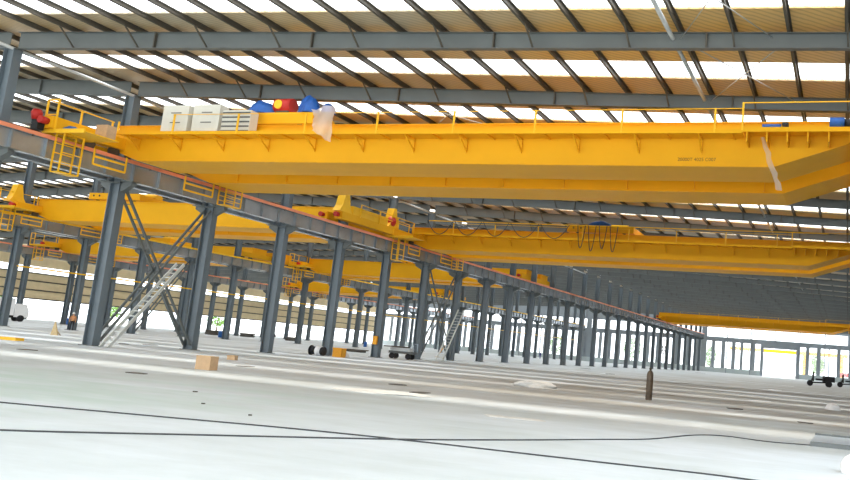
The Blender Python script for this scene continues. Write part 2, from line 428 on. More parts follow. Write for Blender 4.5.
# ------------------------------------------------------------------ rafters and purlins
def make_rafter(x0, x1, label, group, braces):
    # x0 right end, x1 left end; tapered I beam
    t = empty('roof_rafter', label, 'roof beam', (0, 0, 0), group)
    tz = lambda x: roof_z(x) - .22
    dl = lambda x: .56 + .30 * (x0 - x) / (x0 - x1) if x1 > -41 else .88
    web = MB().prism([(x1, tz(x1) - dl(x1)), (x0, tz(x0) - dl(x0)), (x0, tz(x0)), (x1, tz(x1))], 'y', -.012, .012)
    for up in (0, 1):
        f = (lambda x: tz(x)) if up else (lambda x: tz(x) - dl(x) + .02)
        web.hexa([(x1, -.16, f(x1) - .02), (x0, -.16, f(x0) - .02), (x0, .16, f(x0) - .02), (x1, .16, f(x1) - .02), (x1, -.16, f(x1)), (x0, -.16, f(x0)), (x0, .16, f(x0)), (x1, .16, f(x1))])
    for j in range(1, 5):
        x = x1 + (x0 - x1) * j / 5
        sp = MB() if braces else web
        sp.box(x - .03, x + .03, -.16, .16, tz(x) - dl(x) + .01, tz(x) - .01)
        if braces: sp.build('splice_plate', 'dark', t)
    web.build('beam', 'steel', t)
    if braces:
        for x in braces:
            MB().bar((x, -.95, tz(x) + .03), (x + .04, -.05, tz(x) - dl(x) + .06), .06, .06).build('flange_brace', 'dark', t)
    return t
PUR1 = [1.64 - 2.02 * i for i in range(21)]
spans = [(3.3, -40.4, 'of the near bay'), (-41.0, -76.2, 'of the second bay'), (-76.8, -112.2, 'of the third bay'), (-112.8, -148.4, 'of the far left bay')]
for bi, (x0, x1, nm) in enumerate(spans):
    ra = None
    for i, k in enumerate(range(-1, 28)):
        if bi and k < (-1 if bi == 1 else 1): continue
        if ra is None: ra = o = make_rafter(x0, x1, '', '', PUR1[1::2] if bi == 0 else None)
        else: o = copy_tree(ra)
        o.location.y = gy(k)
        if bi == 0:
            o['label'] = ('grey roof rafter of the near bay, nearest the camera and topmost' if k == -1 else
                          'grey roof rafter of the near bay, %s one back from the camera' % ORD[i])
        else: o['label'] = 'grey roof rafter %s, %s one back' % (nm, ORD[k + 1 if bi == 1 else k - 1])
        o['group'] = 'roof rafters ' + nm
def make_purlin():
    p = MB(); y0, y1 = gy(-3), YEND
    p.box(-.012, .012, y0, y1, -.21, 0); p.box(-.012, .09, y0, y1, -.015, 0); p.box(-.09, .012, y0, y1, -.21, -.195)
    p.box(.075, .09, y0, y1, -.04, -.015); p.box(-.09, -.075, y0, y1, -.195, -.17)
    return p.mesh('purlin', 'dark')
pm = make_purlin()
for bi, (x0, x1, nm) in enumerate(spans):
    xs = PUR1 if bi == 0 else [x0 - 1.0 - 2.02 * i for i in range(17)]
    for i, x in enumerate(xs):
        o = bpy.data.objects.new('roof_purlin', pm); C.objects.link(o); o.location = (x, 0, roof_z(x) - .005)
        tag(o, 'thin dark roof purlin %s, %s out from its right edge' % (nm, ORD[i]), 'purlin', 'roof purlins ' + nm)

# round galvanised tie tubes under the purlins
for x, dz, lab in ((-40.7, -1.05, 'shiny round strut tube running between the tops of the nearest column row'), (-6.75, -.42, 'shiny round strut tube under the roof near the right side')):
    z = roof_z(x) + dz
    tag(MB().tube([(x, gy(-2), z), (x, gy(12), z)], .085, 10).build('strut_tube', 'galv'), lab, 'strut tube')
for (xa, xb, ka, nm) in ((-2.6, -6.4, -1, 'between first and second rafters at the right'), (-3, -6.4, -2, 'above the nearest rafter at the right'), (-19, -25, 0, 'behind the second rafter over the middle of nearest crane'), (-30, -36, 0, 'behind the second rafter above the grey cabinets')):
    t = empty('cross_bracing', 'thin pale crossed roof bracing rods ' + nm, 'roof bracing', ((xa + xb) / 2, gy(ka), roof_z(xb) - .5))
    for (p, q, e) in ((xa, xb, 0), (xb, xa, .06)):
        MB().tube([(p - t.location.x, .2, roof_z(p) - .5 + e - t.location.z), (q - t.location.x, PITCH - .2, roof_z(q) - .5 + e - t.location.z)], .022, 6).build('rod', 'galv', t)

tag(MB().tube([(XR[2] + .50, gy(3), 5.75), (XR[2] + .50, gy(26), 5.9)], .07, 8).build('gas_pipe', 'yellow2'), 'thin yellow pipe running along the second column row below the runway', 'pipe')

# ------------------------------------------------------------------ lattice cross braces between columns
def lattice(k, r, label):
    x = XR[r]; t = empty('cross_brace', label, 'cross brace', (x, gy(k), 0))
    for (a, b, sh) in (((0.32, 9.1), (PITCH - .32, .3), 0), ((PITCH - .32, 9.1), (.32, .3), .0)):
        o = None
        for s in (-1, 1):
            m = MB(); off = .26 * s
            m.bar((off, a[0], a[1]), (off, b[0], b[1]), .11, .13)
            c = m.build('brace_chord', 'steel', t)
            o = o or c
        N = 11
        for i in range(1, N):
            f = i / N; y = a[0] + (b[0] - a[0]) * f; z = a[1] + (b[1] - a[1]) * f
            MB().bar((-.26, y, z), (.26, y, z), .05, .05).build('rung', 'steel', o)
    return t
lattice(0, 1, 'ladder-like steel cross brace between first and second columns of nearest row')
lattice(5, 1, 'ladder-like steel cross brace between sixth and seventh columns of nearest row')
lattice(5, 2, 'ladder-like steel cross brace between columns of the second row')
lattice(20, 1, 'ladder-like steel cross brace near the far end of nearest column row')

# ------------------------------------------------------------------ overhead cranes
def tubepath(pts, r=.03, n=6): return MB().tube(pts, r, n)
def handrail(parent, pts, posts, h=1.05, mid=True, r=.035):
    # pts polyline at deck level, posts list of points
    hr = MB()
    for a, b in zip(pts[:-1], pts[1:]):
        for z in ((h, h * .52) if mid else (h,)):
            hr.bar((a[0], a[1], a[2] + z), (b[0], b[1], b[2] + z), r * 1.6, r * 1.6)
    o = hr.build('handrail', 'yellow2', parent)
    pm_ = MB().box(-.04, .04, -.04, .04, -.08, h + .02).mesh('post', 'yellow2')
    for p in posts:
        q = bpy.data.objects.new('post', pm_); C.objects.link(q); q.parent = o; q.location = p
    return o
def cage(parent, y0, y1, x, z0, z1, ladder=True):
    # hanging service cage beside the runway
    m = MB()
    for y in (y0, y1):
        for xx in ((x, x + .55) if ladder else (x + .55,)): m.bar((xx, y, z0), (xx, y, z1), .07, .07)
    zs = [z0 + (z1 - z0) * i / 4 for i in range(5)] if ladder else [z0, (z0 + z1) / 2]
    for z in zs:
        m.bar((x + .55, y0, z), (x + .55, y1, z), .05 if ladder else .08, .05 if ladder else .1)
        if ladder:
            m.bar((x, y0, z), (x, y1, z), .05, .05)
    if ladder: m.box(x, x + .6, y0, y1, z0 - .05, z0)
    return m.build('service_cage' if ladder else 'guard_rail', 'yellow2', parent)
def crane(name_label, xl, xr, Y, z0=10.43, detail=2, trolley=None, front=True, reach=2.6):
    # xl/xr: rail positions. front girder face at Y
    t = empty('overhead_crane', name_label, 'overhead crane', ((xl + xr) / 2, Y, z0))
    ox = (xl + xr) / 2
    X = lambda x: x - ox
    H = 2.0; hau = 3.6; wG = 2.83; gap = 2.72
    a, b = X(xl), X(xr)
    prof = [(a - .3, .6), (a + 1.5, .02), (b - hau, .02), (b - .1, 1.2), (b - .1, H), (a - .3, H)]
    for gi, y0 in enumerate((0, wG + gap)):
        gb = MB().prism(prof, 'y', y0, y0 + wG)
        gb.box(a - .3, b, y0 - .1, y0 + wG + .1, H, H + .04)
        # bottom flange plate with lips
        for (p, q) in (((a - .3, .6), (a + 1.5, .02)), ((a + 1.5, .02), (b - hau, .02)), ((b - hau, .02), (b - .1, 1.2))):
            gb.hexa([(p[0], y0 - .11, p[1] - .03), (q[0], y0 - .11, q[1] - .03), (q[0], y0 + wG + .11, q[1] - .03), (p[0], y0 + wG + .11, p[1] - .03),
                     (p[0], y0 - .11, p[1]), (q[0], y0 - .11, q[1]), (q[0], y0 + wG + .11, q[1]), (p[0], y0 + wG + .11, p[1])])
        go = gb.build('girder', 'yellow', t)
        MB().box(a + .6, b - .6, y0 + wG / 2 - .05, y0 + wG / 2 + .05, H + .04, H + .16).build('trolley_rail', 'dark', go)
        if gi == 1:
            dm = MB().box(-.04, .04, -.14, -.0, .1, H - .1).mesh('web_stiffener', 'yellow'); x = a + hau
            while x < b - hau:
                o = bpy.data.objects.new('web_stiffener', dm); C.objects.link(o); o.parent = go; o.location = (x, y0, 0); x += 3.55
    if front:
        # front walkway
        wz = 1.30
        wk = MB().box(a + .7, b - 4.9, -1.1, -.02, wz, wz + .05); wk.box(a + .7, b - 4.9, -1.12, -1.06, wz - .06, wz + .12)
        wk.build('walkway', 'yellow', t)
        br = MB(); br.bar((0, -1.05, wz - .04), (0, -.02, wz - .04), .05, .08); br.bar((0, -1.0, wz - .08), (0, -.06, wz - .62), .05, .07); br.box(-.025, .025, -.09, -.02, wz - .72, wz)
        bm_ = br.mesh('bracket', 'yellow')
        st2 = MB().bar((0, -1.05, wz - .04), (0, -.02, wz - .04), .05, .08).mesh('walkway_joist', 'yellow')
        x = a + 1.4; i = 0
        while x < b - 5:
            o = bpy.data.objects.new('bracket' if i % 2 == 0 else 'walkway_joist', bm_ if i % 2 == 0 else st2); C.objects.link(o); o.parent = t; o.location = (x, 0, 0)
            x += 1.45; i += 1
        handrail(t, [(a + 4.5, -1.08, wz + .05), (b - 4.9, -1.08, wz + .05)], [(a + 4.6 + 4.2 * i, -1.08, wz + .05) for i in range(int((b - a - 9.6) / 4.2) + 1)], h=1.0, mid=False, r=.018)
        # raised right end deck
        rd = MB().box(b - 4.9, b, -1.1, -.02, wz + .12, wz + .17); rd.box(b - 4.9, b, -1.12, -1.04, wz - .0, wz + .2)
        rd.build('end_deck', 'yellow', t)
        for i in range(6):
            xx = b - 4.7 + i * .85
            MB().box(xx - .03, xx + .03, -1.05, -.02, wz - .42, wz + .12).build('deck_bracket', 'yellow', t)
        handrail(t, [(b - 4.9, -1.08, wz + .15), (b, -1.08, wz + .15)], [(b - 4.9, -1.08, wz + .15), (b - .05, -1.08, wz + .15)], h=1.15, mid=False, r=.025)
    # end trucks with wheels and buffers
    for xx, sd_ in ((a, -1), (b, 1)):
        et = MB().box(xx - .35, xx + .35, -reach if sd_ < 0 else -2.6, 2 * wG + gap + 1.2, .62, 1.25)
        e = et.build('end_truck', 'yellow', t)
        for yy in (-2.0, -.4, 2 * wG + gap - .6, 2 * wG + gap + .7):
            w_ = MB().tube([(xx - .12, yy, .46), (xx + .12, yy, .46)], .3, 14); w_.build('wheel', 'dark', e)
        for yy, d in ((-reach if sd_ < 0 else -2.6, -1), (2 * wG + gap + 1.2, 1)):
            MB().tube([(xx, yy, .95), (xx, yy + d * .45, .95)], [.17, .2], 10).build('buffer', 'red', e)
    # left end platform
    if detail >= 1:
        dz = .50
        pl = MB().box(a - .45, a + 2.4, -4.4, -2.3, dz - .05, dz); pl.box(a - .45, a + 2.4, -4.46, -4.38, dz - .12, dz + .1)
        pl.box(a - .45, a - .37, -4.4, 0, dz - .12, dz + .1)
        pl.build('end_platform', 'yellow2', t)
        handrail(t, [(a + .35, -4.42, dz), (a - .4, -4.42, dz), (a - .4, -.3, dz)], [(a - .4, -4.42, dz), (a + .35, -4.42, dz), (a - .4, -2.4, dz), (a - .4, -.4, dz), (a + .0, -.35, dz)], h=1.68)
        cage(t, -4.25, -3.1, a + .35, -1.6, .42)
        cage(t, -2.4, -.3, a + .4, -.75, .1, False); cage(t, 4.1, 6.5, a + .4, -.75, .1, False); cage(t, 7.7, 9.2, a + .35, -.95, .25)
    if trolley is not None:
        tx = trolley - ox; y0, y1 = .3, wG + gap + wG - .4
        tr = MB(); tr.box(tx - 3.1, tx + 3.1, y0, y0 + .5, H + .22, H + .85); tr.box(tx - 3.1, tx + 3.1, y1 - .5, y1, H + .22, H + .85)
        tr.box(tx - 3.1, tx - 2.6, y0 + .5, y1 - .5, H + .22, H + .75); tr.box(tx + 2.6, tx + 3.1, y0 + .5, y1 - .5, H + .22, H + .75)
        to = tr.build('trolley', 'yellow', t)
        MB().tube([(tx - 1.6, wG + 1.2, H + 1.1), (tx + 1.6, wG + 1.2, H + 1.1)], .45, 16).build('hoist_drum', 'yellow2', to)
        hk = MB().tube([(tx, wG + 1.2, H + .7), (tx, wG + 1.2, 1.6)], .04, 6); hk.build('hoist_rope', 'dark', to)
        hb = MB().box(tx - .3, tx + .3, wG + 1.0, wG + 1.4, 1.0, 1.6); hb.tube([(tx, wG + 1.2, 1.0), (tx, wG + 1.2, .8), (tx + .16, wG + 1.2, .65), (tx, wG + 1.2, .5), (tx - .16, wG + 1.2, .65)], .06, 6)
        hb.build('hook_block', 'yellow2', to)
        for xx in (-2.5, -1.8): MB().tube([(tx + xx, y0 - .03, H + .58), (tx + xx, y0 + .05, H + .58)], .09, 10).build('lifting_hole', 'black', to)
        for yy in (y0 + .25, y1 - .25):
            for xx in (-2.2, 2.2): MB().tube([(tx + xx, yy - .1, H + .34), (tx + xx, yy + .1, H + .34)], .2, 12).build('trolley_wheel', 'dark', to)
    return t

c1 = crane('large yellow double-girder overhead crane nearest the camera, spanning the near bay', XR[1] + .85, .25, 36.0, 10.43, 2, trolley=-30.6, reach=4.6)
c2 = crane('yellow overhead crane of the near bay with looped black cables, behind the nearest crane', XR[1] + .85, .25, 70.0, 10.41, 2, trolley=-21.5, reach=12.5)
c3 = crane('farthest yellow overhead crane in the near bay, before the end wall', XR[1] + .85, .25, 181.0, 10.43, 0)
c4 = crane('yellow overhead crane at the left end, spanning the second bay behind the first columns', XR[2] + .85, XR[1] - .85, 60.5, 10.43, 2, trolley=-67, front=False)
c5 = crane('yellow overhead crane of the second bay seen between the fourth and seventh columns', XR[2] + .85, XR[1] - .85, 104.0, 10.43, 1, trolley=-58, front=False)
c6 = crane('yellow overhead crane of the third bay, low behind the second column row', XR[3] + .85, XR[2] - .85, 93.5, 10.43, 1, trolley=-95, front=False)
c8 = crane('small distant yellow overhead crane of the third bay between far columns', XR[3] + .85, XR[2] - .85, 150.0, 10.43, 1, front=False)

# festoon cables hanging along the second near-bay crane, cables bunched at its trolley
ox = (XR[1] + 1.1) / 2
def festoon(x0, x1, y, z, drop, r=.035):
    pts = [(x0 + (x1 - x0) * i / 12, y, z - drop * (1 - (2 * i / 12 - 1) ** 2)) for i in range(13)]
    return MB().tube(pts, r, 6)
oc = c2.location
fz, fy = 2.55, -1.15
MB().bar((-18, fy, fz), (18, fy, fz), .06, .08).build('festoon_track', 'yellow2', c2)
xs = [-18.2, -15.4, -12.5, -9.8, -6.9, -4.0]
for a, b in zip(xs[:-1], xs[1:]): festoon(a + .1, b - .1, fy - .06, fz, 1.25).build('festoon_cable', 'cable', c2)
for i in range(4): festoon(-3.3 + i * 1.0, -2.6 + i * 1.0, fy - .06 - .03 * i, fz, 2.0 + .25 * (i % 2)).build('festoon_cable', 'cable', c2)
# red conductor collector boxes and yellow stop stands at the crane's left end
for (cr, xx, yy) in ((c2, -20.05, -12.0), (c2, -20.05, -4.4), (c4, -17.6, -2.2)):
    m = MB().prism([(yy - .9, 1.25), (yy + .9, 1.25), (yy + .55, 1.75), (yy + .2, 3.0), (yy - .2, 3.0), (yy - .55, 1.75)], 'x', xx - .35, xx + .35)
    m.build('buffer_stand', 'yellow2', cr)
MB().box(-20.4, -19.7, -11.0, -5.5, 1.25, 1.95).build('cable_tray', 'yellow2', c2)
handrail(c2, [(-19.6, -10, 1.25), (-19.6, -1, 1.25)], [(-19.6, y_, 1.25) for y_ in (-10, -7, -4, -1)], h=1.0)
MB().tube([(-20.5, -4.9, .95), (-20.5, -4.9, 1.3), (-20.5, -4.9, 1.5)], [.2, .28, .2], 12).build('warning_beacon', 'red', c1)
MB().box(-20.65, -20.2, -5.0, -4.6, .45, .95).build('control_box', 'black', c1)
MB().blob((-19.9, -4.6, 1.75), .4, .5, .5, 5, .1).build('cable_reel', 'red', c2)
# faint stencilled marking on the near crane's web
tc_ = bpy.data.curves.new('stencil', 'FONT'); tc_.body = '20000T 4025 C007'; tc_.size = .22; tc_.extrude = .003
tmp = bpy.data.objects.new('stencil', tc_); C.objects.link(tmp); bpy.context.view_layer.update()
me_ = bpy.data.meshes.new_from_object(tmp.evaluated_get(bpy.context.evaluated_depsgraph_get())); bpy.data.objects.remove(tmp)
me_.materials.clear(); me_.materials.append(M['signink']); to_ = bpy.data.objects.new('stencil_marking', me_); C.objects.link(to_); to_.parent = c1
to_.rotation_euler = (math.pi / 2, 0, 0); to_.location = (-7.62 - c1.location.x, -.006, .26)

# ------------------------------------------------------------------ things on the near crane
DECK = 10.43 + 1.35
def cabinet(x0, x1, h, label):
    t = empty('electrical_cabinet', label, 'cabinet', ((x0 + x1) / 2, 35.5, DECK), 'grey cabinets on the crane walkway')
    w_ = (x1 - x0) / 2
    MB().box(-w_, w_, -.32, .32, .06, h).build('body', 'cab', t)
    MB().box(-w_ + .05, w_ - .05, -.28, .28, 0, .06).build('plinth', 'slot', t)
    for z in (h * .38, h * .72): MB().box(-w_ * .35, w_ * .45, -.335, -.31, z, z + .05).build('handle_slot', 'slot', t)
    return t
cabinet(-36.35, -34.62, 1.60, 'leftmost light grey electrical cabinet standing on the crane walkway')
cabinet(-34.3, -32.55, 1.62, 'middle light grey electrical cabinet standing on the crane walkway')
t = empty('louvred_cabinet', 'grey cabinet of stacked louvred panels on the walkway, right of two plain cabinets', 'cabinet', (-31.45, 35.5, DECK), 'grey cabinets on the crane walkway')
MB().box(-.9, .9, -.3, .3, 0, 1.3).build('body', 'cab', t)
for i in range(5): MB().box(-.88, .88, -.33, -.29, .12 + .25 * i, .2 + .25 * i).build('louvre_slot', 'slot', t)
def tarp(loc, rx, ry, rz, seed, label, m='blue', name='blue_tarpaulin', cat='tarpaulin'):
    o = MB().blob((0, 0, 0), rx, ry, rz, seed, .22, 18, 8, True).build(name, m); o.location = loc
    return tag(o, label, cat)
TT = 10.43 + 2.0 + .85
tarp((-31.15, 36.55, TT), .95, .35, .72, 1, 'blue tarpaulin over machinery at left end of the crane trolley')
tarp((-28.0, 36.55, TT), .62, .35, .95, 2, 'tall blue tarpaulin bundle in the middle of the crane trolley')
tarp((-26.85, 36.6, TT), .42, .3, .55, 3, 'small blue tarpaulin scrap at right end of the crane trolley')
t = empty('hoist_motor', 'red hoist motor with yellow cap between two blue tarpaulins', 'motor', (-29.5, 36.55, TT))
MB().tube([(-.55, 0, .42), (.5, 0, .42)], .4, 14).build('casing', 'red', t); MB().tube([(-.2, -.42, .42), (-.2, -.2, .42)], .25, 12).build('end_cap', 'yellow2', t)
MB().box(-.4, .4, -.25, .25, 0, .1).build('foot', 'dark', t)
o = MB().blob((0, 0, 0), .55, .4, .42, 8, .2, 14, 8, True).build('blue_tarpaulin', 'blue'); o.location = (-39.2, 32.3, 10.43 + .5); tag(o, 'blue tarpaulin heap on the left end platform of nearest crane', 'tarpaulin')
t = empty('cardboard_box', 'tan cardboard box on the left end platform of nearest crane', 'box', (-37.9, 33.2, 10.43 + .5))
MB().box(-.38, .38, -.3, .3, 0, .7).build('carton', 'card', t); MB().box(-.03, .03, -.305, .305, .695, .705).build('tape', 'wood', t)
t = empty('drive_motor', 'blue drive motor on the raised right end of nearest crane', 'motor', (-.75, 35.4, 10.43 + 1.47))
MB().tube([(-.3, 0, .3), (.3, 0, .3)], .28, 14).build('casing', 'blue', t); MB().tube([(.3, 0, .3), (.7, 0, .3)], .22, 12).build('gearbox', 'black', t); MB().box(-.28, .28, -.2, .2, 0, .1).build('foot', 'dark', t)
t = empty('brake_motor', 'small dark blue motor lying flat on the right deck of nearest crane', 'motor', (-3.3, 35.4, 10.43 + 1.47))
MB().tube([(-.55, 0, .16), (.25, 0, .16)], .15, 12).build('casing', 'blue', t); MB().tube([(.3, 0, .2), (.55, 0, .2)], .19, 12).build('brake_drum', 'black', t)
# plastic film draped over the walkway rail and a strip hanging from the girder
def drape(pts_top, pts_bot, y, nm, label, cols=8, rows=8, bulge=.12, seed=3):
    rg = random.Random(seed); m = MB(); base = 0
    for j in range(rows + 1):
        for i in range(cols + 1):
            u, v = i / cols, j / rows
            a = Vector(pts_top[0]).lerp(Vector(pts_top[1]), u); b = Vector(pts_bot[0]).lerp(Vector(pts_bot[1]), u)
            p = a.lerp(b, v); m.v.append((p.x + rg.uniform(-.05, .05), p.y + math.sin(u * 9 + v * 4) * bulge + rg.uniform(-.04, .04), p.z + rg.uniform(-.05, .05)))
    for j in range(rows):
        for i in range(cols):
            o_ = j * (cols + 1) + i; m.f.append((o_, o_ + 1, o_ + cols + 2, o_ + cols + 1)); m.sm.append(True)
    o = m.build(nm, 'film'); tag(o, label, 'plastic sheet'); return o
drape([(-26.35, 34.6, 12.9), (-24.9, 34.6, 13.1)], [(-26.1, 34.6, 11.75), (-25.0, 34.6, 11.15)], 34.6, 'plastic_sheet', 'crumpled clear plastic sheet draped over the crane walkway handrail')
drape([(-3.95, 35.75, 11.7), (-3.75, 35.75, 11.7)], [(-3.2, 35.75, 9.4), (-2.95, 35.75, 9.4)], 35.75, 'plastic_strip', 'pale plastic strip hanging below the near crane at the right', 2, 10, .04, 5)
# blue tarp on second crane trolley
o = MB().blob((0, 0, 0), 1.0, .4, .45, 11, .15, 18, 8, True).build('blue_tarpaulin', 'blue'); o.location = (-21.6, 70.6, 10.41 + 2.86); tag(o, 'blue tarpaulin on the trolley of the cable-hung crane', 'tarpaulin')

# ------------------------------------------------------------------ steel stair ladders leaning in the braces
def stair(foot, top, label, wid=.62):
    t = empty('steel_ladder', label, 'ladder', foot)
    d = Vector(top) - Vector(foot); side = d.cross(Vector((0, 0, 1))).normalized() * wid / 2
    for s in (-1, 1):
        MB().bar(side * s, d + side * s, .07, .2).build('rail', 'alu', t)
    N = int(d.length / .42); tm = None
    for i in range(1, N):
        p = d * (i / N)
        MB().bar(p - side, p + side, .16, .05).build('tread', 'alu', t)
    return t
stair((-38.6, 36.0, 0), (-39.3, 41.2, 5.2), 'pale steel ladder leaning between first and second columns of nearest row', .5)
stair((-39.2, 76.6, 0), (-39.6, 81.3, 5.4), 'pale steel ladder leaning beside the sixth column of nearest row', .7)

# ------------------------------------------------------------------ things on the floor
t = empty('cardboard_box', 'large tan cardboard box alone on the floor before the second column', 'box', (-23.3, 26.5, 0), rz=.15)
MB().box(-.3, .3, -.26, .26, 0, .52).build('carton', 'card', t); MB().box(-.31, .31, -.03, .03, .515, .525).build('tape', 'wood', t)
MB().box(-.3, .3, -.272, -.258, .46, .53).build('flap', 'card', t)
t = empty('cardboard_box', 'small tan cardboard box behind the large box on the floor', 'box', (-30.2, 36.1, 0), rz=.3)
MB().box(-.2, .2, -.2, .2, 0, .24).build('carton', 'card', t); MB().box(-.205, .205, -.02, .02, .236, .244).build('tape', 'wood', t)
t = empty('storage_crate', 'orange plastic crate on the floor right of the fourth column', 'crate', (-38.2, 57.6, 0))
c = MB(); c.box(-.42, .42, -.3, .3, 0, .06)
for (x0, x1, y0, y1) in ((-.42, .42, -.3, -.26), (-.42, .42, .26, .3), (-.42, -.38, -.3, .3), (.38, .42, -.3, .3)): c.box(x0, x1, y0, y1, .06, .68)
c.build('crate_body', 'orangebox', t); MB().box(-.45, .45, -.33, .33, .66, .72).build('lid', 'orangebox', t)
o = MB().blob((0, 0, 0), .35, .25, .5, 4, .2, 12, 7, True).build('plastic_bag', 'white'); o.location = (-38.4, 58.8, 0); tag(o, 'pale plastic bag behind the orange crate', 'bag')
t = empty('wire_spool', 'black and white cable spool lying against the foot of the fourth column', 'spool', (-39.9, 57.0, 0))
MB().tube([(-.5, 0, .38), (-.42, 0, .38)], .38, 16).build('flange', 'black', t); MB().tube([(.05, 0, .38), (.5, 0, .38)], .36, 16).build('drum', 'white', t)
MB().tube([(-.42, 0, .38), (.05, 0, .38)], .3, 16).build('winding', 'black', t); MB().tube([(.5, 0, .36), (.75, 0, .36)], .33, 16).build('end_flange', 'black', t)
t = empty('flatbed_cart', 'low grey flatbed cart loaded with pipes by the sixth column', 'cart', (-39.4, 69.6, 0), rz=.1)
MB().box(-1.2, 1.2, -.5, .5, .5, .72).build('bed', 'steel', t)
for x in (-.85, .75):
    for y in (-.45, .45): MB().tube([(x, y - .07, .27), (x, y + .07, .27)], .27, 14).build('wheel', 'black', t)
f = MB()
for p, q in (((1.2, -.45, .7), (1.2, -.45, 1.45)), ((1.2, .45, .7), (1.2, .45, 1.45)), ((1.2, -.45, 1.45), (1.2, .45, 1.45)), ((.4, -.45, .7), (1.2, -.45, 1.3))): f.tube([p, q], .04, 8)
f.build('push_handle', 'metalgrey', t)
MB().box(-1.0, .9, -.45, .45, .72, 1.03).build('load_box', 'galv', t)
for i in range(4):
    tag(MB().tube([(-41.2, 69.2 + .16 * i, 1.09), (-38.9, 69.4 + .16 * i, 1.085)], .055, 8).build('steel_pipe', 'dark'), 'dark steel pipe lying on the flatbed cart, %s from its front' % ORD[i], 'pipe', 'pipes on the flatbed cart')
def drum(x, y, label):
    t = empty('plastic_drum', label, 'drum', (x, y, 0))
    MB().lathe(0, 0, [(.28, 0), (.3, .05), (.3, .3), (.315, .32), (.3, .34), (.3, .62), (.315, .64), (.3, .66), (.3, .9), (.27, .95)]).build('drum_body', 'bluedrum', t)
    MB().lathe(.12, 0, [(.05, .95), (.05, .98)], 8).build('bung', 'white', t)
def floor_at(px, py):
    d = right * ((px - PCX) / FPX) + down * ((py - PCY) / FPX) + fwd
    return d.x * -EYE / d.z, d.y * -EYE / d.z
drum(*floor_at(220, 337.5), 'blue plastic drum on the floor just right of the second column')
drum(*floor_at(365, 347.0), 'blue plastic drum just left of the fifth column, far back')
x, y = floor_at(441, 357.5); t = empty('timber_prop', 'orange timber prop leaning against the seventh column', 'prop', (x, y, 0))
MB().bar((-.55, -.1, .02), (.35, .1, 1.55), .16, .1).build('post', 'orangebox', t); MB().box(-.75, -.35, -.2, .2, 0, .05).build('foot_plate', 'wood', t)
t = empty('switch_box', 'small orange switch box fixed low on the fifth column', 'switch box', (XR[1], gy(4) - .25, 1.15))
MB().box(-.2, .2, -.17, 0, 0, .75).build('case', 'orangebox', t); MB().box(-.17, .17, -.185, -.165, .05, .7).build('door', 'orangebox', t)
drum(-110.5, 96.2, 'blue plastic drum at the far left, by third row column')

t = empty('box_truck', 'white box truck standing at the left photo edge behind the second row', 'truck', (-108.6, 84.0, 0), rz=1.2)
MB().box(-2.6, 1.2, -1.1, 1.1, .8, 3.1).build('cargo_body', 'white', t)
MB().prism([(1.3, .6), (3.0, .6), (3.0, 1.5), (2.6, 2.4), (1.3, 2.4)], 'y', -1.05, 1.05).build('cab', 'white', t)
MB().box(-2.6, 2.9, -.9, .9, .45, .8).build('chassis', 'black', t)
for x in (-1.8, 2.1):
    for y in (-.95, .95): MB().tube([(x, y - .14, .45), (x, y + .14, .45)], .45, 14).build('wheel', 'black', t)
for px, py, w_, h_, lab in ((213, 335, 1.6, .8, 'dark timber pile far back just right of the second column'), (268, 336.5, 2.0, .8, 'dark timber pile far back behind the third column'), (247, 337, 1.4, .7, 'low dark timber pile left of the third column'),
        (292, 341, 1.2, .7, 'dark timber pile far back between third and fourth columns'), (398, 349, 1.5, .6, 'dark timber pile far back behind the fifth column'), (355, 352, 1.5, .3, 'flat dark timber pile between fourth and fifth columns')):
    x, y = (lambda d: (d.x * -EYE / d.z, d.y * -EYE / d.z))(right * ((px - PCX) / FPX) + down * ((py - PCY) / FPX) + fwd)
    m = MB(); rg = random.Random(px)
    for i in range(5):
        z = h_ * i / 5; q = w_ * rg.uniform(.7, 1)
        m.box(-q, q, -.5 + rg.uniform(-.1, .1), .5 + rg.uniform(-.1, .1), z, z + h_ / 5)
    o = m.build('timber_pile', 'debris'); o.location = (x, y, 0); tag(o, lab, 'timber pile')

